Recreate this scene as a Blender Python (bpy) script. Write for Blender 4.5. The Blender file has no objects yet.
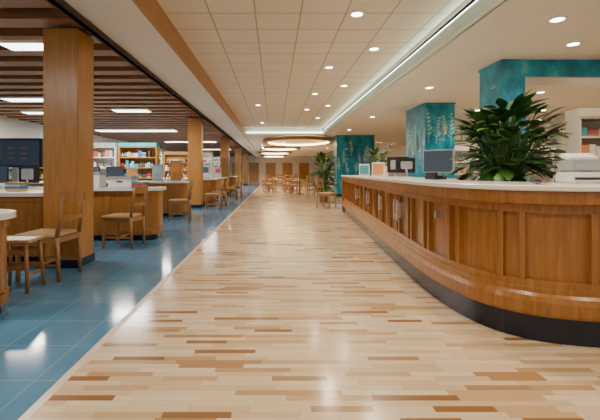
import bpy, bmesh, math, random
from mathutils import Vector, Matrix
random.seed(7)
S=bpy.context.scene
COL=S.collection

# ---------------- materials ----------------
def newmat(name):
    m=bpy.data.materials.new(name); m.use_nodes=True
    nt=m.node_tree; b=nt.nodes['Principled BSDF']
    return m,nt,b
def simple(name,col,rough=0.5,metal=0,noise=0.06,scale=6):
    m,nt,b=newmat(name)
    tc=nt.nodes.new('ShaderNodeTexCoord'); n=nt.nodes.new('ShaderNodeTexNoise')
    n.inputs['Scale'].default_value=scale; n.inputs['Detail'].default_value=3
    nt.links.new(tc.outputs['Object'],n.inputs['Vector'])
    r=nt.nodes.new('ShaderNodeValToRGB')
    r.color_ramp.elements[0].position=.3; r.color_ramp.elements[1].position=.7
    r.color_ramp.elements[0].color=[c*(1-noise) for c in col]+[1]
    r.color_ramp.elements[1].color=[min(1,c*(1+noise)) for c in col]+[1]
    nt.links.new(n.outputs['Fac'],r.inputs['Fac']); nt.links.new(r.outputs['Color'],b.inputs['Base Color'])
    b.inputs['Roughness'].default_value=rough; b.inputs['Metallic'].default_value=metal
    return m
def wood(name,c1,c2,rough=.35,axis='Z',scale=1.0):
    m,nt,b=newmat(name)
    tc=nt.nodes.new('ShaderNodeTexCoord'); mp=nt.nodes.new('ShaderNodeMapping')
    s=[14*scale]*3; s['XYZ'.index(axis)]=.9*scale
    mp.inputs['Scale'].default_value=s
    n=nt.nodes.new('ShaderNodeTexNoise'); n.inputs['Scale'].default_value=2.2; n.inputs['Detail'].default_value=6; n.inputs['Distortion'].default_value=.6
    r=nt.nodes.new('ShaderNodeValToRGB')
    r.color_ramp.elements[0].position=.3; r.color_ramp.elements[1].position=.72
    r.color_ramp.elements[0].color=list(c1)+[1]; r.color_ramp.elements[1].color=list(c2)+[1]
    nt.links.new(tc.outputs['Object'],mp.inputs['Vector']); nt.links.new(mp.outputs[0],n.inputs['Vector'])
    nt.links.new(n.outputs['Fac'],r.inputs['Fac']); nt.links.new(r.outputs['Color'],b.inputs['Base Color'])
    b.inputs['Roughness'].default_value=rough
    return m
def emis(name,col,st):
    m,nt,b=newmat(name)
    b.inputs['Base Color'].default_value=list(col)+[1]
    b.inputs['Emission Color'].default_value=list(col)+[1]; b.inputs['Emission Strength'].default_value=st
    return m
def mth(nt,op,a,b=None):
    n=nt.nodes.new('ShaderNodeMath'); n.operation=op
    for i,v in enumerate((a,b)):
        if v is None: continue
        if isinstance(v,(int,float)): n.inputs[i].default_value=v
        else: nt.links.new(v,n.inputs[i])
    return n.outputs[0]

def floor_wood():
    m,nt,b=newmat('wood_strip_floor')
    tc=nt.nodes.new('ShaderNodeTexCoord'); sx=nt.nodes.new('ShaderNodeSeparateXYZ')
    nt.links.new(tc.outputs['Object'],sx.inputs[0]); X,Y=sx.outputs[0],sx.outputs[1]
    rowf=mth(nt,'DIVIDE',Y,.05); row=mth(nt,'FLOOR',rowf)
    wn=nt.nodes.new('ShaderNodeTexWhiteNoise'); wn.noise_dimensions='1D'; nt.links.new(row,wn.inputs['W'])
    ln=mth(nt,'ADD',mth(nt,'MULTIPLY',wn.outputs['Value'],.35),.26)
    cf=mth(nt,'ADD',mth(nt,'DIVIDE',X,ln),mth(nt,'MULTIPLY',wn.outputs['Value'],37.0)); cell=mth(nt,'FLOOR',cf)
    cb=nt.nodes.new('ShaderNodeCombineXYZ'); nt.links.new(row,cb.inputs[0]); nt.links.new(cell,cb.inputs[1])
    w2=nt.nodes.new('ShaderNodeTexWhiteNoise'); w2.noise_dimensions='2D'; nt.links.new(cb.outputs[0],w2.inputs['Vector'])
    r=nt.nodes.new('ShaderNodeValToRGB'); r.color_ramp.interpolation='CONSTANT'
    cols=[(0,(.78,.61,.41)),(.22,(.71,.52,.32)),(.38,(.83,.68,.48)),(.58,(.62,.42,.23)),(.69,(.77,.60,.40)),(.81,(.45,.26,.12)),(.87,(.31,.15,.06)),(.915,(.54,.34,.17)),(.96,(.70,.51,.31))]
    e=r.color_ramp.elements; e[0].position=0; e[0].color=list(cols[0][1])+[1]
    e[1].position=cols[1][0]; e[1].color=list(cols[1][1])+[1]
    for p,c in cols[2:]:
        q=e.new(p); q.color=list(c)+[1]
    nt.links.new(w2.outputs['Value'],r.inputs['Fac'])
    mp=nt.nodes.new('ShaderNodeMapping'); mp.inputs['Scale'].default_value=(2.5,50,1)
    nt.links.new(tc.outputs['Object'],mp.inputs[0]); n=nt.nodes.new('ShaderNodeTexNoise'); n.inputs['Scale'].default_value=2; n.inputs['Detail'].default_value=4
    nt.links.new(mp.outputs[0],n.inputs['Vector'])
    g=mth(nt,'ADD',mth(nt,'MULTIPLY',n.outputs['Fac'],.26),.87)
    fy=mth(nt,'FRACT',rowf); fx=mth(nt,'MULTIPLY',mth(nt,'FRACT',cf),ln)
    seam=mth(nt,'MAXIMUM',mth(nt,'LESS_THAN',fy,.05),mth(nt,'LESS_THAN',fx,.003))
    g=mth(nt,'MULTIPLY',g,mth(nt,'SUBTRACT',1.0,mth(nt,'MULTIPLY',seam,.25)))
    vm=nt.nodes.new('ShaderNodeVectorMath'); vm.operation='SCALE'
    nt.links.new(r.outputs['Color'],vm.inputs[0]); nt.links.new(g,vm.inputs['Scale'])
    nt.links.new(vm.outputs[0],b.inputs['Base Color'])
    b.inputs['Roughness'].default_value=.17
    b.inputs['Coat Weight'].default_value=.25; b.inputs['Coat Roughness'].default_value=.12
    return m
def grid_mat(name,col,line,size,lw,rough,var=.08,off=(0,0)):
    m,nt,b=newmat(name)
    tc=nt.nodes.new('ShaderNodeTexCoord'); sx=nt.nodes.new('ShaderNodeSeparateXYZ')
    nt.links.new(tc.outputs['Object'],sx.inputs[0])
    fx=mth(nt,'ADD',mth(nt,'DIVIDE',sx.outputs[0],size),off[0]); fy=mth(nt,'ADD',mth(nt,'DIVIDE',sx.outputs[1],size),off[1])
    cb=nt.nodes.new('ShaderNodeCombineXYZ'); nt.links.new(mth(nt,'FLOOR',fx),cb.inputs[0]); nt.links.new(mth(nt,'FLOOR',fy),cb.inputs[1])
    w=nt.nodes.new('ShaderNodeTexWhiteNoise'); w.noise_dimensions='2D'; nt.links.new(cb.outputs[0],w.inputs['Vector'])
    n=nt.nodes.new('ShaderNodeTexNoise'); n.inputs['Scale'].default_value=3; n.inputs['Detail'].default_value=5; nt.links.new(tc.outputs['Object'],n.inputs['Vector'])
    v=mth(nt,'ADD',mth(nt,'ADD',mth(nt,'MULTIPLY',w.outputs['Value'],var),mth(nt,'MULTIPLY',n.outputs['Fac'],var*2)),1-var*1.5)
    vm=nt.nodes.new('ShaderNodeVectorMath'); vm.operation='SCALE'; vm.inputs[0].default_value=col; nt.links.new(v,vm.inputs['Scale'])
    ln=mth(nt,'MAXIMUM',mth(nt,'LESS_THAN',mth(nt,'FRACT',fx),lw/size),mth(nt,'LESS_THAN',mth(nt,'FRACT',fy),lw/size))
    mx=nt.nodes.new('ShaderNodeMix'); mx.data_type='RGBA'
    nt.links.new(ln,mx.inputs[0]); nt.links.new(vm.outputs[0],mx.inputs[6]); mx.inputs[7].default_value=list(line)+[1]
    nt.links.new(mx.outputs[2],b.inputs['Base Color']); b.inputs['Roughness'].default_value=rough
    return m
def teal_mat():
    m,nt,b=newmat('teal_mural')
    tc=nt.nodes.new('ShaderNodeTexCoord'); mp=nt.nodes.new('ShaderNodeMapping'); mp.inputs['Scale'].default_value=(1.5,1.5,1.0)
    n=nt.nodes.new('ShaderNodeTexNoise'); n.inputs['Scale'].default_value=1.8; n.inputs['Detail'].default_value=8; n.inputs['Roughness'].default_value=.7
    nt.links.new(tc.outputs['Object'],mp.inputs[0]); nt.links.new(mp.outputs[0],n.inputs['Vector'])
    r=nt.nodes.new('ShaderNodeValToRGB'); e=r.color_ramp.elements
    e[0].position=.32; e[0].color=(.0,.09,.19,1); e[1].position=.78; e[1].color=(.30,.62,.70,1)
    q=e.new(.46); q.color=(.0,.22,.37,1); q=e.new(.58); q.color=(.0,.37,.54,1)
    nt.links.new(n.outputs['Fac'],r.inputs[0]); nt.links.new(r.outputs[0],b.inputs['Base Color']); b.inputs['Roughness'].default_value=.3
    return m

M_floor=floor_wood()
M_blue=grid_mat('blue_tile',(.085,.25,.43),(.20,.38,.52),.46,.008,.11,.18)
M_ctile=grid_mat('ceiling_tile',(.72,.64,.52),(.42,.34,.25),.6,.022,.8,.03,off=(.43,.2))
M_cream=simple('cream_plaster',(.76,.70,.61),.7,noise=.02)
M_glowtint=simple('glow_tinted_plaster',(.70,.84,.78),.6,noise=.02)  # white cove plaster with the greenish cove glow painted into its colour
M_wall=simple('wall_paint',(.78,.74,.66),.7,noise=.03)
M_wood=wood('counter_wood',(.27,.108,.022),(.40,.178,.046),.27,'Z')
M_woodL=wood('column_wood',(.40,.175,.038),(.54,.26,.068),.3,'Z')
M_woodH=wood('trim_wood',(.34,.155,.05),(.47,.23,.08),.45,'Y')
M_slat=wood('slat_wood',(.20,.08,.03),(.33,.15,.06),.5,'X')
M_dark=simple('dark_plenum',(.05,.03,.02),.8)
M_chair=wood('chair_wood',(.26,.12,.036),(.40,.20,.07),.35,'Z',2)
M_seat=wood('seat_wood',(.46,.28,.13),(.60,.41,.21),.35,'X',2)
M_stone=simple('white_solid_surface',(.84,.81,.76),.22,noise=.03,scale=60)
M_kick=simple('navy_toe_kick',(.006,.011,.03),.25)
M_metal=simple('brushed_metal',(.65,.65,.65),.3,1)
M_black=simple('black_plastic',(.02,.02,.025),.3)
M_grey=simple('grey_plastic',(.38,.40,.42),.4)
M_white=simple('white_plastic',(.82,.82,.80),.4,noise=.02)
M_teal=teal_mat()
M_motif=simple('mural_motif',(.30,.62,.66),.4,noise=.3,scale=9)
M_motif2=simple('mural_motif_gold',(.50,.52,.30),.4,noise=.3,scale=9)
M_motif3=simple('mural_motif_navy',(.01,.09,.19),.4,noise=.3,scale=9)
M_leaf=simple('leaf_green',(.022,.085,.014),.32,noise=.6,scale=5)
M_leaf2=simple('leaf_light',(.07,.18,.03),.4,noise=.5,scale=6)
M_pot=simple('planter_glaze',(.25,.13,.07),.35)
M_soil=simple('soil',(.04,.025,.015),.9)
M_lamp=emis('lamp_lens',(1,.93,.8),16)
M_cove=emis('cove_tube',(.80,1,.88),9)
M_ring=emis('warm_cove_tube',(1,.78,.40),10)
M_panel=emis('light_panel',(1,.97,.92),7)
M_screen=emis('screen_glow',(.03,.05,.08),.3)
M_red=emis('screen_text',(.30,.12,.08),.3)
M_petal=simple('petal',(.85,.75,.78),.5)
BOOKC=[simple('product_%d'%i,c,.5) for i,c in enumerate([(.45,.06,.04),(.05,.15,.35),(.6,.45,.15),(.35,.55,.62),(.75,.72,.65),(.30,.16,.08),(.05,.35,.40),(.70,.30,.08),(.08,.07,.08),(.50,.42,.32)])]

# ---------------- mesh builder ----------------
class B:
    def __init__(s): s.bm=bmesh.new(); s.mats=[]
    def mi(s,m):
        if m not in s.mats: s.mats.append(m)
        return s.mats.index(m)
    def box(s,x0,x1,y0,y1,z0,z1,m,bev=0,rot=None):
        r=bmesh.ops.create_cube(s.bm,size=1); vs=r['verts']
        c=Vector(((x0+x1)/2,(y0+y1)/2,(z0+z1)/2))
        for v in vs: v.co=Vector((v.co.x*(x1-x0),v.co.y*(y1-y0),v.co.z*(z1-z0)))
        if rot:
            for v in vs: v.co=rot@v.co
        for v in vs: v.co+=c
        fs={f for v in vs for f in v.link_faces}
        i=s.mi(m)
        for f in fs: f.material_index=i
        if bev:
            es={e for v in vs for e in v.link_edges}
            r=bmesh.ops.bevel(s.bm,geom=list(es),offset=bev,segments=2,affect='EDGES')
            for f in r['faces']: f.material_index=i
    def cyl(s,p0,p1,r0,r1,m,seg=12,smooth=True):
        p0=Vector(p0);p1=Vector(p1); d=p1-p0; q=d.to_track_quat('Z','Y').to_matrix()
        i=s.mi(m); a=[];b=[]
        for k in range(seg):
            t=2*math.pi*k/seg; u=Vector((math.cos(t),math.sin(t),0))
            a.append(s.bm.verts.new(p0+q@(u*r0))); b.append(s.bm.verts.new(p1+q@(u*r1)))
        for k in range(seg):
            f=s.bm.faces.new((a[k],a[(k+1)%seg],b[(k+1)%seg],b[k])); f.material_index=i; f.smooth=smooth
        f=s.bm.faces.new(a[::-1]); f.material_index=i
        f=s.bm.faces.new(b); f.material_index=i
    def lathe(s,c,prof,m,seg=24):
        c=Vector(c); i=s.mi(m); rings=[]
        for r,z in prof:
            rings.append([s.bm.verts.new(c+Vector((r*math.cos(2*math.pi*k/seg),r*math.sin(2*math.pi*k/seg),z))) for k in range(seg)])
        for a,b in zip(rings,rings[1:]):
            for k in range(seg):
                f=s.bm.faces.new((a[k],a[(k+1)%seg],b[(k+1)%seg],b[k])); f.material_index=i; f.smooth=True
        f=s.bm.faces.new(rings[0][::-1]); f.material_index=i
        f=s.bm.faces.new(rings[-1]); f.material_index=i
    def ext(s,pts,z0,z1,m):
        i=s.mi(m); a=[s.bm.verts.new((p[0],p[1],z0)) for p in pts]; b=[s.bm.verts.new((p[0],p[1],z1)) for p in pts]
        n=len(pts)
        for k in range(n):
            f=s.bm.faces.new((a[k],a[(k+1)%n],b[(k+1)%n],b[k])); f.material_index=i
        s.bm.faces.new(a[::-1]).material_index=i; s.bm.faces.new(b).material_index=i
    def tube(s,pts,r,m,seg=8):
        for p,q in zip(pts,pts[1:]): s.cyl(p,q,r,r,m,seg)
    def sweep(s,path,prof,m,smooth=False):
        i=s.mi(m); rings=[]
        for (p,n) in path: rings.append([s.bm.verts.new((p[0]+n[0]*o,p[1]+n[1]*o,z)) for o,z in prof])
        k=len(prof)
        for a,b in zip(rings,rings[1:]):
            for j in range(k):
                f=s.bm.faces.new((a[j],a[(j+1)%k],b[(j+1)%k],b[j])); f.material_index=i
        s.bm.faces.new(rings[0]).material_index=i; s.bm.faces.new(rings[-1][::-1]).material_index=i
    def leaf(s,base,az,length,width,up,droop,m,stem=.0):
        i=s.mi(m); d=Vector((math.cos(az),math.sin(az),0)); side=Vector((-math.sin(az),math.cos(az),0))
        N=7; p=Vector(base); ang=up; row=[]
        for k in range(N+1):
            t=k/N
            w=width*math.sin(math.pi*min(1,max(0,(t-stem)/(1-stem))))**.8*.5 if t>stem else width*.03
            w=max(w,width*.03 if k<N else .001)
            if k==N: w=.001
            dirn=d*math.cos(ang)+Vector((0,0,1))*math.sin(ang); up_=dirn.cross(side)*-1
            L=s.bm.verts.new(p+side*w+up_*w*.25); C=s.bm.verts.new(p); R=s.bm.verts.new(p-side*w+up_*w*.25)
            row.append((L,C,R)); p=p+dirn*(length/N); ang-=droop/N
        for a,b in zip(row,row[1:]):
            for j in (0,1):
                f=s.bm.faces.new((a[j],a[j+1],b[j+1],b[j])); f.material_index=i; f.smooth=True
    def flat(s,O,U,V,pts,m,th=.006):
        O=Vector(O);U=Vector(U);V=Vector(V); N=U.cross(V); i=s.mi(m)
        a=[s.bm.verts.new(O+U*p[0]+V*p[1]) for p in pts]; b=[s.bm.verts.new(O+U*p[0]+V*p[1]+N*th) for p in pts]; n=len(pts)
        for k in range(n): s.bm.faces.new((a[k],a[(k+1)%n],b[(k+1)%n],b[k])).material_index=i
        s.bm.faces.new(a[::-1]).material_index=i; s.bm.faces.new(b).material_index=i
    def done(s,name,loc=(0,0,0),rz=0,parent=None,bevel=0,recalc=True):
        if recalc: bmesh.ops.recalc_face_normals(s.bm,faces=s.bm.faces)
        me=bpy.data.meshes.new(name); s.bm.to_mesh(me); s.bm.free()
        for m in s.mats: me.materials.append(m)
        o=bpy.data.objects.new(name,me); COL.objects.link(o); o.location=loc; o.rotation_euler=(0,0,rz)
        if parent: o.parent=parent
        if bevel:
            md=o.modifiers.new('bev','BEVEL'); md.width=bevel; md.segments=2; md.limit_method='ANGLE'
        return o
def inst(o,loc,rz=0):
    c=o.copy(); COL.objects.link(c); c.location=loc; c.rotation_euler=(0,0,rz); return c

# ---------------- room shell ----------------
b=B(); b.box(-1.2,9,-3,48,-.1,0,M_floor); b.done('floor')
b=B(); b.box(-9,-1.2,-3,48,-.1,0,M_blue); b.done('floor_blue_tile')
M_strip=simple('border_strip',(.75,.64,.48),.3)
b=B(); b.box(-1.24,-1.19,-3,48,-.05,.002,M_strip); b.done('trim_floor_border')
b=B(); b.box(-1.46,2.33,-1.5,19,3.3,3.4,M_ctile); b.done('ceiling')
b=B(); b.box(-1.44,2.33,19,48,3.0,3.4,M_cream); b.done('ceiling_lowered')
b=B(); b.box(-2.2,-1.48,-1.5,48,3.0,3.4,M_cream); b.done('ceiling_left_soffit')
b=B(); b.box(-1.48,-1.44,-1.5,48,2.985,3.3,M_woodH); b.done('trim_1')
b=B(); b.box(-2.26,-2.2,-1.5,48,2.9,3.15,M_dark); b.box(-2.24,-2.2,-1.5,48,2.90,2.92,M_metal); b.done('trim_2')
b=B(); b.box(2.42,9,-1.5,48,3.0,3.4,M_cream); b.box(2.33,2.42,-1.5,48,3.0,3.16,M_glowtint); b.box(2.42,2.44,-1.5,48,3.0,3.3,M_glowtint); b.done('ceiling_right_soffit')
b=B(); b.box(2.355,2.405,-1.4,18.9,3.17,3.2,M_cove); b.done('cove_light')
b=B(); b.box(-1.3,2.3,18.9,18.94,3.06,3.09,M_cove); b.done('cove_light')
b=B(); b.box(-9,-2.26,-1.5,48,3.42,3.5,M_dark); b.done('ceiling_left')
b=B()
y=-1.4
while y<46:
    b.box(-9,-2.27,y,y+.30,3.04,3.16,M_slat); y+=.62
for x in (-3.3,-5.3,-7.3): b.box(x,x+.08,-1.4,46,3.16,3.3,M_slat)
b.done('ceiling_slats')
b=B(); b.box(-9.1,-9,-3,48,0,3.5,M_wall); b.done('wall_left')
b=B(); b.box(9,9.1,-3,48,0,3.5,M_wall); b.done('wall_right')
b=B(); b.box(-9.1,9.1,48,48.1,0,3.5,M_wall); b.done('wall_back')
b=B()
for x in (-7,-5,-3,-1,1,3): b.box(x,x+1.2,47.94,48,0,2.3,M_woodL)
b.done('trim_3')
b=B(); b.box(5.1,9,13,13.15,0,3.0,M_wall); b.done('wall_partition')

def column(y):
    b=B()
    b.box(-2.89,-2.45,y,y+.44,0,3.0,M_woodL,.008)
    b.box(-2.90,-2.44,y-.01,y+.45,0,.10,M_kick)
    b.done('wood_column')
for y in (5.0,13.4,21.5,29.5,37.5): column(y)
def frond(b,O,U,V,u,v,h,lean,m,rnd):
    P=[]
    for k in range(9):
        t=k/8; P.append((u+lean*t*t,v+h*t))
    for p,q in zip(P,P[1:]):
        b.flat(O,U,V,[(p[0]-.008,p[1]),(p[0]+.008,p[1]),(q[0]+.008,q[1]),(q[0]-.008,q[1])],m,.004)
    for k in range(2,9):
        for s in (-1,1):
            L=rnd.uniform(.08,.16)*(1.3-k/10); a=.6*s+lean
            tip=(P[k][0]+math.sin(a)*L*1.3,P[k][1]+L*.9); mid=((P[k][0]+tip[0])/2,(P[k][1]+tip[1])/2)
            b.flat(O,U,V,[P[k],(mid[0]+.026,mid[1]-.018),tip,(mid[0]-.026,mid[1]+.018)],m,.006)
def bird(b,O,U,V,u,v,sz,m):
    pts=[(-1,.1),(-.5,-.2),(.1,-.3),(.6,-.05),(1.0,.0),(.6,.15),(.3,.2),(.0,.7),(-.15,.2),(-.5,.15)]
    b.flat(O,U,V,[(u+p[0]*sz,v+p[1]*sz) for p in pts],m,.008)
def tcol(x0,x1,y0,y1,seed):
    R=random.Random(seed)
    b=B(); b.box(x0,x1,y0,y1,0,3.0,M_teal); b.box(x0-.02,x1+.02,y0-.02,y1+.02,0,.12,M_kick)
    b.box(x0-.015,x1+.015,y0-.015,y1+.015,2.96,3.0,M_teal)
    for O,U,w in (((x0,y0,0),(1,0,0),x1-x0),((x0,y1,0),(0,-1,0),y1-y0)):
        n=max(2,int(w/.19))
        for i in range(n): frond(b,O,U,(0,0,1),w*(i+.5)/n,R.uniform(.9,2.0),R.uniform(.45,.85),R.uniform(-.08,.08),R.choice([M_motif,M_motif3,M_motif2,M_motif]),R)
        for i in range(max(1,int(w/.4))): bird(b,O,U,(0,0,1),R.uniform(.15,max(.16,w-.15)),R.uniform(1.7,2.8),.09,R.choice([M_motif,M_white]))
    b.done('teal_column')
tcol(3.65,4.02,6.4,7.1,1); tcol(3.93,4.7,10.4,11.9,2); tcol(3.05,4.9,19.5,20.4,3)
b=B(); b.box(4.02,9,6.4,6.9,2.72,3.0,M_teal); b.box(4.02,9,6.39,6.91,2.70,2.72,M_metal); b.done('teal_beam')

def ring(cx,cy,rx,ry,z):
    b=B(); n=48
    def loop(k,zz): return [(cx+(rx+k)*math.cos(2*math.pi*i/n),cy+(ry+k)*math.sin(2*math.pi*i/n),zz) for i in range(n)]
    def band(l1,l2,m):
        i=b.mi(m); a=[b.bm.verts.new(p) for p in l1]; c=[b.bm.verts.new(p) for p in l2]
        for k in range(n):
            f=b.bm.faces.new((a[k],a[(k+1)%n],c[(k+1)%n],c[k])); f.material_index=i; f.smooth=True
    band(loop(0,z),loop(0,z+.15),M_woodH); band(loop(-.25,z),loop(-.25,z+.15),M_woodH)
    band(loop(0,z),loop(-.25,z),M_woodH)
    band(loop(-.27,z+.02),loop(-.27,z+.14),M_ring)
    for k in range(4):
        t=math.pi/2*k+.7; p=(cx+(rx-.12)*math.cos(t),cy+(ry-.12)*math.sin(t))
        b.cyl((p[0],p[1],z),(p[0],p[1],3.0),.01,.01,M_metal,6)
    b.done('ring_ceiling_light',recalc=False)
ring(1.35,22.2,1.95,2.9,2.80); ring(.45,28,1.4,2.0,2.78); ring(.1,34,1.4,2.2,2.76); ring(0,41,1.3,2.2,2.76)

def downlight(x,y,z,p=55,k=1.12,col=(1,.84,.64)):
    b=B(); b.lathe((0,0,0),[(.075,-.012),(.10,-.012),(.105,0)],M_white,20); b.cyl((0,0,-.016),(0,0,-.012),.07,.07,M_lamp,20)
    o=b.done('downlight',(x,y,z))
    l=bpy.data.lights.new('lamp','SPOT'); l.energy=p*k; l.spot_size=math.radians(145); l.spot_blend=.7; l.shadow_soft_size=.07; l.color=col
    lo=bpy.data.objects.new('lamp',l); COL.objects.link(lo); lo.parent=o; lo.location=(0,0,-.1)
downlight(1.1,1.0,3.3,60)
for i in range(1,6): downlight(1.1,-.1+2.7*i,3.3,90)
for i in range(5): downlight(1.7,3.9+2.9*i,3.3,75)
for y in (1.6,12.5,17): downlight(-.5,y,3.3,75)
for x,y in ((3.33,4.7),(4.19,5.6),(3.3,8.5),(5.5,4.3),(3.1,1.6),(3.2,13),(3.2,17),(6,9),(5.2,9.8),(7.6,8.4),(6.8,11),(4,24),(4,30),(6,17),(7.8,11.6),(5.9,11.6)): downlight(x,y,3.0,68)
for x,y in ((.6,24),(-.8,27),(1.8,30),(0,31),(0,36),(1.5,39),(0,44),(-4,44)): downlight(x,y,3.0,420)
def lpanel(x,y,sx,sy,p,z=3.0):
    b=B(); b.box(-sx/2-.03,sx/2+.03,-sy/2-.03,sy/2+.03,0,.05,M_white); b.box(-sx/2,sx/2,-sy/2,sy/2,-.01,0,M_panel)
    for q in (-.8,.8): b.cyl((q*sx/2,0,.05),(q*sx/2,0,.4),.006,.006,M_metal,6)
    o=b.done('ceiling_light_panel',(x,y,z))
    l=bpy.data.lights.new('lamp','AREA'); l.shape='RECTANGLE'; l.size=sx; l.size_y=sy; l.energy=p*1.25; l.color=(1,.95,.88)
    lo=bpy.data.objects.new('lamp',l); COL.objects.link(lo); lo.parent=o; lo.location=(0,0,-.02)
lpanel(-3.55,5.75,.6,.3,40); lpanel(-6.2,10,1.0,.4,110); lpanel(-4.2,1.8,1.2,.3,50); lpanel(-6,17.5,3.4,.6,280); lpanel(-4.2,11.8,1.0,.4,80)
lpanel(-5,24,3.0,.6,240); lpanel(-5,32,3,.6,240); lpanel(-7,12.2,1.2,.3,80)

# ---------------- reception counter ----------------
ctrl=[(2.10,12.0),(1.90,9.3),(1.72,6.7),(1.58,4.8),(1.54,3.8),(1.62,3.18),(1.80,2.90),(2.05,2.77),(2.45,2.71),(3.3,2.69),(5.2,2.69)]
def catmull(P,step=.035):
    P=[Vector(p) for p in P]; Q=[P[0]*2-P[1]]+P+[P[-1]*2-P[-2]]; out=[]
    for i in range(1,len(Q)-2):
        a,b_,c,d=Q[i-1:i+3]; n=40
        for k in range(n):
            t=k/n; out.append(.5*((2*b_)+(-a+c)*t+(2*a-5*b_+4*c-d)*t*t+(-a+3*b_-3*c+d)*t**3))
    out.append(P[-1])
    res=[out[0]]; acc=0
    for p,q in zip(out,out[1:]):
        L=(q-p).length; pos=0
        while acc+L-pos>=step:
            pos+=step-acc; acc=0; res.append(p+(q-p)*(pos/L))
            if pos>L: break
        acc+=L-pos
    return res
pts=catmull(ctrl)
path=[]
for i,p in enumerate(pts):
    t=(pts[min(i+1,len(pts)-1)]-pts[max(i-1,0)]).normalized()
    path.append((p,Vector((t.y,-t.x))))
if path[20][1].x>0: path=[(p,-n) for p,n in path]
b=B()
b.sweep(path,[(.0,.0),(.0,.20),(-.62,.20),(-.62,.0)],M_kick)
b.sweep(path,[(-.02,.19),(-.02,1.03),(-.10,1.03),(-.10,.19)],M_wood)
b.sweep(path,[(.045,.19),(.055,.21),(.055,.29),(.04,.325),(.02,.345),(.02,.38),(-.02,.39),(-.02,.19)],M_wood)
b.sweep(path,[(.012,.38),(.012,.43),(-.02,.43),(-.02,.38)],M_wood)
b.sweep(path,[(.012,.91),(.012,1.0),(-.02,1.0),(-.02,.91)],M_wood)
b.sweep(path,[(.04,.965),(.065,.98),(.065,1.062),(-.12,1.062),(-.12,.965)],M_wood)
b.sweep(path,[(.085,1.067),(.095,1.075),(.095,1.10),(.085,1.108),(-.80,1.108),(-.80,1.067)],M_stone)
b.sweep(path,[(.05,1.06),(.05,1.068),(-.12,1.068),(-.12,1.06)],M_dark)
b.sweep(path,[(-.60,.0),(-.60,1.067),(-.64,1.067),(-.64,0)],M_wood)
i=6; pat=[11,3]; k=0
n=len(path)
while i<n-4:
    b.sweep(path[i:i+2],[(.018,.43),(.018,.91),(-.02,.91),(-.02,.43)],M_wood)
    i+=1
    w=pat[k%2]; k+=1
    i+=w
for d,z in ((5.16,.72),(4.98,.72),(7.4,.72),(8.9,.72),(6.2,.72),(3.75,.80)):
    j=min(range(n),key=lambda q:abs(path[q][0].y-d)); p,nn=path[j]
    h=.10 if d!=3.75 else .03
    b.sweep(path[j-1:j+1],[(.020,z-h),(.020,z+h),(-.02,z+h),(-.02,z-h)],M_metal)
    if d!=3.75:
        c=p+nn*.055
        b.cyl((c.x,c.y,z-.13),(c.x,c.y,z+.13),.012,.012,M_metal,10)
        for zz in (z-.08,z+.08): b.cyl((p.x,p.y,zz),(c.x,c.y,zz),.008,.008,M_metal,8)
b.box(2.05,2.75,12.0,12.06,.0,1.067,M_wood)
b.done('reception_counter')
b=B()
b.box(2.85,3.5,3.85,11.5,.72,.76,M_stone)
for yy in (3.9,6,8,10,11.4): b.box(2.9,3.45,yy,yy+.05,0,.72,M_wood)
b.box(3.4,3.45,3.9,11.4,.3,.72,M_wood)
b.done('work_desk')

# ---------------- plants ----------------
def bigplant(name,loc,nleaf,L,W,h0,potr,poth,seed,mats=(M_leaf,M_leaf,M_leaf,M_leaf2),potm=M_pot,R0=.25):
    random.seed(seed); b=B()
    b.lathe((0,0,0),[(potr*.7,0),(potr*.85,poth*.4),(potr,poth*.95),(potr*1.06,poth*.96),(potr*1.06,poth),(potr*.93,poth),(potr*.9,poth*.93)],potm)
    b.cyl((0,0,poth*.9),(0,0,poth*.94),potr*.88,potr*.88,M_soil,20)
    for i in range(nleaf):
        az=random.uniform(0,2*math.pi); t=random.random()
        hh=poth+h0*(.05+.95*t); rr=R0*math.sqrt(max(.02,1-((t-.35)/.7)**2))*random.uniform(.35,1)
        base=Vector((rr*math.cos(az),rr*math.sin(az),hh))
        b.cyl((rr*.2*math.cos(az),rr*.2*math.sin(az),poth*.92),base,.006,.004,M_leaf2,5)
        up=-.1+1.0*t+random.uniform(-.2,.45)
        b.leaf(base,az+random.uniform(-.6,.6),L*random.uniform(.65,1.15),W*random.uniform(.7,1.2),up,random.uniform(.5,1.5),random.choice(mats),.08)
    return b.done(name,loc,recalc=False)
bigplant('potted_plant',(2.50,4.3,1.0),340,.27,.115,.72,.18,.14,3,R0=.40)
b=B(); b.box(2.38,2.62,4.15,4.45,.0,.04,M_black); b.cyl((2.50,4.3,.04),(2.50,4.3,.96),.05,.05,M_wood); b.lathe((2.50,4.3,.96),[(.17,0),(.17,.04)],M_wood); b.done('plant_stand')
bigplant('potted_palm',(1.98,15.9,0),170,.42,.15,1.4,.22,.45,5,R0=.35)
bigplant('potted_plant',(2.62,10.3,1.108),70,.28,.09,.42,.10,.16,9,R0=.15)
bigplant('potted_plant',(-7.4,11.9,0),70,.5,.13,1.0,.2,.4,12)
def vase(loc,h,fm,fh,nf,seed,name='flower_vase',sc=1):
    random.seed(seed)
    b=B(); b.lathe((0,0,0),[(.05,0),(.09,h*.25),(.07,h*.6),(.04,h*.9),(.05,h)],M_white)
    for i in range(nf):
        a=random.uniform(0,6.28); r=random.uniform(.05,.24)*sc; e=Vector((r*math.cos(a),r*math.sin(a),h+random.uniform(.4,1)*fh))
        m=Vector((.06*math.cos(a),.06*math.sin(a),h+fh*.4))
        b.tube([(0,0,h*.9),m,e],.005,M_leaf2,5)
        for k in range(6): b.leaf(e,a+k*1.047,.075*sc,.055*sc,.5,.5,fm)
    for i in range(9): b.leaf((0,0,h*.95),i*.7,.3,.06,1.0,1.4,M_leaf)
    b.done(name,loc,recalc=False)
vase((2.42,8.9,1.108),.26,M_petal,.5,14,4)

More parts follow.
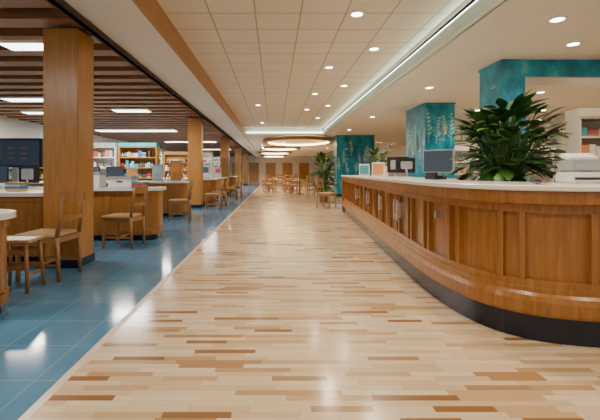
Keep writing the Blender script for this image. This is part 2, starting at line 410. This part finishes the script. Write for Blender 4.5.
# ---------------- counter items ----------------
def monitor(name,loc,rz,w=.48,h=.32,body=None):
    body=body or M_black
    b=B(); b.box(-w/2,w/2,-.02,.02,.08,.08+h,body,.008); b.box(-w/2+.015,w/2-.015,-.023,-.02,.095,.065+h,M_screen)
    b.box(-w*.3,w*.3,.02,.05,.14,.02+h,M_grey,.01)
    b.cyl((0,.04,.0),(0,.03,.2),.02,.018,M_grey); b.lathe((0,.04,0),[(.12,0),(.12,.012),(.03,.02)],M_grey)
    return b.done(name,loc,rz)
monitor('computer_monitor',(2.26,5.5,1.108),-.75,.42,.32,M_grey)
monitor('computer_monitor',(2.35,7.6,1.108),2.4,.42,.30,M_black)
monitor('computer_monitor',(2.2,6.7,1.108),3.4,.36,.25,M_black)
b=B()
b.box(-.2,.2,-.07,.07,0,.018,M_white,.005)
for r in range(4):
    for c in range(12): b.box(-.185+c*.031,-.16+c*.031,-.055+r*.028,-.033+r*.028,.018,.024,M_grey)
b.done('computer_keyboard',(1.9,5.9,1.108),1.5)
b=B()
b.box(-.16,.16,-.13,.13,0,.09,M_white,.012); b.box(-.15,.15,-.12,.12,.09,.18,M_grey,.02); b.box(-.14,.14,-.135,-.13,.03,.05,M_black)
b.box(-.12,.12,.0,.15,.20,.235,M_white,.01,rot=Matrix.Rotation(.3,3,'X')); b.box(-.11,.11,-.1,-.0,.18,.19,M_grey); b.box(.06,.13,-.127,-.12,.11,.16,M_black)
b.done('desktop_printer',(2.56,3.3,1.108),-.15)
b=B(); b.box(-.1,.1,-.1,.1,0,.10,M_grey,.02); b.cyl((0,0,.1),(0,0,.32),.09,.10,M_white,20); b.cyl((0,0,.32),(0,0,.34),.10,.06,M_black,20); b.tube([(.09,0,.14),(.16,0,.18),(.16,0,.26),(.1,0,.3)],.012,M_black)
b.done('water_urn',(3.1,3.2,1.108))
def stackb(loc,rz):
    b=B()
    for i in range(5):
        x=-.14+i*.06; b.box(x,x+.045,-.08,.08,0.008,.20+.03*(i%3),BOOKC[(i*3+4)%10])
    b.box(-.16,.17,-.09,.09,-.0,.008,M_grey); b.done('file_organizer',loc,rz)
stackb((2.3,8.2,1.108),1.0)
def broch(loc,rz,c):
    b=B(); b.box(-.12,.12,-.05,.05,0,.01,M_white); b.box(-.12,.12,-.005,.005,.01,.28,M_white,rot=Matrix.Rotation(-.2,3,'X')); b.box(-.1,.1,-.012,-.006,.04,.25,c,rot=Matrix.Rotation(-.2,3,'X'))
    b.done('brochure_stand',loc,rz)
broch((2.1,9.3,1.108),-.2,BOOKC[6]); broch((2.2,9.8,1.108),.3,BOOKC[4]); broch((1.98,7.6,1.108),-.4,BOOKC[7])
b=B(); b.box(-.09,.09,-.1,.1,0,.05,M_black,.01); b.box(-.085,-.04,-.1,.1,.05,.085,M_black,.01)
for r in range(4):
    for c in range(3): b.box(-.015+c*.03,.005+c*.03,-.06+r*.03,-.04+r*.03,.05,.057,M_grey)
b.done('desk_telephone',(2.0,4.95,1.108),.3)

# ---------------- desks on left ----------------
def stadium(x0,x1,y0,y1,r):
    P=[(x0,y0)]
    for k in range(13):
        a=-math.pi/2+math.pi/2*k/12; P.append((x1-r+r*math.cos(a),y0+r+r*math.sin(a)))
    for k in range(13):
        a=math.pi/2*k/12; P.append((x1-r+r*math.cos(a),y1-r+r*math.sin(a)))
    P.append((x0,y1)); return P
def desk(x0,x1,y0,y1,z,r,name='service_desk'):
    b=B()
    b.ext(stadium(x0,x1-.06,y0+.06,y1-.06,max(.03,r-.04)),.10,z-.05,M_wood)
    b.ext(stadium(x0,x1-.1,y0+.1,y1-.1,max(.02,r-.08)),0,.10,M_kick)
    b.ext(stadium(x0,x1-.045,y0+.045,y1-.045,max(.03,r-.03)),z-.12,z-.05,M_wood)
    b.ext(stadium(x0,x1-.045,y0+.045,y1-.045,max(.03,r-.03)),.10,.19,M_wood)
    b.ext(stadium(x0,x1,y0,y1,r),z-.05,z,M_stone)
    x=x0+.1
    while x<x1-r-.1:
        b.box(x,x+.06,y0+.048,y0+.06,.19,z-.12,M_wood); x+=.7
    b.done(name,bevel=.004)
desk(-5,-2.2,2.9,3.7,.86,.4)
desk(-6.0,-2.95,5.15,6.1,.93,.12)
desk(-6.5,-2.0,6.9,7.7,.92,.30)
desk(-6.5,-2.35,10.6,11.4,.95,.3)
desk(-6.5,-2.15,14.8,15.7,.95,.3)
desk(-6.5,-2.15,18.2,19.1,.95,.3)
desk(-6.5,-2.15,23,24,.95,.3)
def standbox(loc,w,h,m,name='display_sign',rz=0):
    b=B(); b.box(-w/2,w/2,-.02,.02,.02,h,m,.004); b.box(-w/2-.02,w/2+.02,-.08,.08,0,.02,M_grey); b.box(-w/2+.03,w/2-.03,-.024,-.02,h*.45,h-.05,random.choice(BOOKC)); b.done(name,loc,rz)
random.seed(11)
def box_carton(loc,w,d,h):
    b=B(); b.box(-w/2,w/2,-d/2,d/2,0,h,M_white,.01); b.box(-w/2-.01,w/2+.01,-d/2-.01,d/2+.01,h-.05,h,M_grey,.005); b.box(-.05,.05,-d/2-.012,-d/2,h*.5,h*.6,M_black); b.done('storage_box',loc)
box_carton((-2.75,7.3,.92),.42,.35,.2); box_carton((-3.3,7.3,.92),.35,.3,.28); box_carton((-4.9,5.6,.93),.3,.3,.15)
standbox((-3.9,7.3,.92),.26,.36,M_white)
for x,y in ((-2.7,11),(-3.2,11),(-3.9,11),(-2.6,15.2),(-3.1,15.2),(-2.6,18.6),(-3.6,15.2)): standbox((x,y,.95),.30,random.uniform(.3,.6),random.choice([M_white,M_woodL,M_grey]))
for x,y,z,r in ((-4.4,11.1,.95,.3),(-5.0,11.0,.95,-.2),(-4.6,15.3,.95,.3),(-4.5,7.35,.92,2.8),(-5.1,7.3,.92,.1)): monitor('computer_monitor',(x,y,z),r)
def bstack(loc,n=6):
    b=B(); z=0
    for i in range(n):
        h=random.uniform(.02,.045); w=random.uniform(.09,.12)
        b.box(-w,w,-.08,.08,z,z+h,random.choice(BOOKC)); z+=h
    b.done('book_stack',loc,random.uniform(-.4,.4))
bstack((-3.6,5.6,.93),4); bstack((-4.3,5.6,.93),3); bstack((-2.4,7.2,.92),3); bstack((-2.75,23.4,.95))
def bottles(loc,n,seed):
    R=random.Random(seed); b=B()
    for i in range(n):
        x=-.25+i*.11; h=R.uniform(.16,.3); m=R.choice(BOOKC)
        b.lathe((x,R.uniform(-.05,.05),0),[(.035,0),(.038,h*.6),(.015,h*.75),(.015,h)],m,12)
    b.done('bottle_display',loc)
bottles((-5.5,5.7,.93),5,2); bottles((-5.9,7.3,.92),5,3); bottles((-3.5,18.6,.95),5,4); bottles((-5.8,11,.95),6,5); bottles((-4.1,15.2,.95),5,6)

def shelf(x,y,w,h,rz=0,d=.36,name='display_shelf',frame=None,step=.40):
    frame=frame or M_white
    b=B(); b.box(-w/2,-w/2+.03,0,d,0,h,frame); b.box(w/2-.03,w/2,0,d,0,h,frame); b.box(-w/2,w/2,d-.015,d,0,h,frame)
    b.box(-w/2,w/2,-.01,d,h,h+.12,random.choice([M_woodL,BOOKC[6],M_grey]) if x<0 else frame)
    k=int(h/step)
    for i in range(k+1):
        z=i*(h-.03)/k; b.box(-w/2+.03,w/2-.03,0,d-.015,z,z+.03,frame)
        if i<k:
            xx=-w/2+.05
            while xx<w/2-.17:
                kind=random.random(); z0=z+.03; H=step-.1
                if kind<.5:
                    t=random.uniform(.06,.15); b.box(xx,xx+t-.01,.05,.25,z0,z0+random.uniform(.4,1)*H,random.choice(BOOKC))
                elif kind<.8:
                    t=.08; hh=random.uniform(.4,.9)*H; b.lathe((xx+.035,.12,z0),[(.033,0),(.035,hh*.65),(.015,hh*.8),(.015,hh)],random.choice(BOOKC),10)
                elif kind<.95:
                    t=.15
                    for q in range(3): b.box(xx,xx+.13,.05,.22,z0+q*.05,z0+q*.05+.045,random.choice(BOOKC))
                else: t=.06
                xx+=t
    b.done(name,(x,y,0),rz)
random.seed(21)
for i,x in enumerate((-8.2,-6.9,-5.6,-4.3)): shelf(x,13.2 if x<-7 else 12.6,1.2,2.0,step=.33,frame=(M_grey,M_woodL,M_white,M_woodL)[i])
for i,x in enumerate((-7.5,-6.2,-4.9,-3.7)): shelf(x,20,1.2,2.1,frame=(M_woodL,M_white)[i%2])
for i,x in enumerate((-7.5,-6.2,-4.9,-3.7)): shelf(x,27,1.2,2.1,frame=(M_woodL,M_white)[i%2])
for x in (5.9,7.2,8.3): shelf(x,12.6,1.05,1.9,step=.33)
for x in (4.5,5.8): shelf(x,33,1.2,2.1)
M_lt=simple('shelf_laminate',(.62,.55,.46),.45)
shelf(4.9,5.7,1.0,2.0,step=.28,rz=-.15,frame=M_lt)
for x,c in ((5.7,6),(6.8,7),(7.9,1)):
    b=B(); b.box(-.4,.4,-.03,0,0,.5,M_woodL); b.box(-.36,.36,-.035,-.03,.04,.46,M_white)
    for i in range(6): b.lathe((random.uniform(-.25,.25),-.04,random.uniform(.1,.36)),[(.05,0),(.03,.04)],BOOKC[(c+i)%10],8)
    b.done('framed_picture',(x,13,2.2))
b=B(); b.box(-.6,.6,-.04,.04,1.3,1.95,M_black,.01); b.box(-.55,.55,-.045,-.04,1.35,1.9,M_screen)
for i in range(3):
    for j in range(3): b.box(-.42+j*.28,-.42+j*.28+.14,-.05,-.045,1.5+i*.11,1.51+i*.11,M_red)
b.box(-.06,.06,-.03,.05,.03,1.4,M_grey); b.box(-.35,.35,-.25,.25,0,.03,M_grey,.008); b.done('information_display',(-5.75,8.9,0))

# ---------------- chairs ----------------
def chair():
    b=B()
    for y in (-.22,.22):
        b.box(-.24,-.20,y-.02,y+.02,0,.50,M_chair,.005)
        b.cyl((.24,y,0),(.22,y,.5),.021,.024,M_chair,10)
        b.cyl((.22,y,.48),(.29,y,.97),.024,.018,M_chair,10)
        b.box(-.22,.22,y-.012,y+.012,.42,.48,M_chair); b.box(-.22,.22,y-.01,y+.01,.16,.19,M_chair)
    b.box(-.225,-.205,-.22,.22,.42,.48,M_chair); b.box(.21,.235,-.22,.22,.42,.48,M_chair); b.box(-.01,.015,-.22,.22,.16,.19,M_chair)
    b.box(-.26,.22,-.25,.25,.48,.515,M_seat,.012)
    for z,h,o in ((.86,.12,.268),(.66,.05,.245)):
        for k in range(8):
            t0=-.22+.055*k; t1=t0+.055; f=lambda t:.05*(1-(t/.22)**2)
            i=b.mi(M_chair)
            v=[]
            for q in (-.011,.011):
                for t in (t0,t1):
                    for zz in (z,z+h): v.append(b.bm.verts.new((o+f(t)+q,t,zz)))
            for q in ((0,1,3,2),(4,6,7,5),(0,4,5,1),(2,3,7,6),(0,2,6,4),(1,5,7,3)):
                b.bm.faces.new([v[j] for j in q]).material_index=i
    return b
c1=chair().done('wooden_chair',(-2.58,4.60,0),-.05)
def stool():
    b=B()
    for x in (-.16,.16):
        for y in (-.14,.14): b.cyl((x*1.1,y*1.1,0),(x*.9,y*.9,.50),.017,.02,M_chair,10)
    for x in (-.155,.155): b.box(x-.01,x+.01,-.13,.13,.15,.18,M_chair)
    for y in (-.13,.13): b.box(-.15,.15,y-.01,y+.01,.38,.42,M_chair); b.box(-.15,.15,y-.01,y+.01,.22,.25,M_chair)
    b.box(-.19,.19,-.16,.16,.49,.525,M_seat,.012); return b
stool().done('wooden_stool',(-2.62,4.1,0),.05)
for x,y,r in ((-2.42,6.45,-.1),(-2.35,10.0,.1),(-1.95,12.9,0),(-1.95,14.2,.2),(-1.85,17.3,0),(-1.9,20.3,0),(-3.4,9.6,-1.4),(-3.8,4.6,-1.5),(-2.9,17,.2)): inst(c1,(x,y,0),r)
inst(c1,(1.75,13.3,0),math.pi*.8)
def table():
    b=B(); b.lathe((0,0,.72),[(.44,0),(.45,.01),(.45,.03),(.44,.035)],M_seat,28); b.cyl((0,0,.02),(0,0,.72),.035,.03,M_black); b.lathe((0,0,0),[(.26,0),(.25,.02),(.05,.04)],M_black); return b
t=table().done('cafe_table',(.1,24,0))
for p in ((1.3,27,0),(-.2,31,0),(1.4,22,0),(1.0,36,0)): inst(t,p)
for cx,cy in ((.1,24),(1.3,27),(-.2,31),(1.4,22),(1.0,36)):
    for a in (0.2,2.2,4.3): inst(c1,(cx+.72*math.cos(a),cy+.72*math.sin(a),0),a)

w=bpy.data.worlds.new('world'); S.world=w; w.use_nodes=True
w.node_tree.nodes['Background'].inputs[0].default_value=(1,.91,.78,1); w.node_tree.nodes['Background'].inputs[1].default_value=.55
cam=bpy.data.cameras.new('camera'); co=bpy.data.objects.new('camera',cam); COL.objects.link(co)
co.location=(0,0,1.2); co.rotation_euler=(math.pi/2,0,0)
cam.sensor_width=36; cam.lens=24; cam.shift_x=26/600; cam.shift_y=-38/600; cam.clip_end=200
S.camera=co
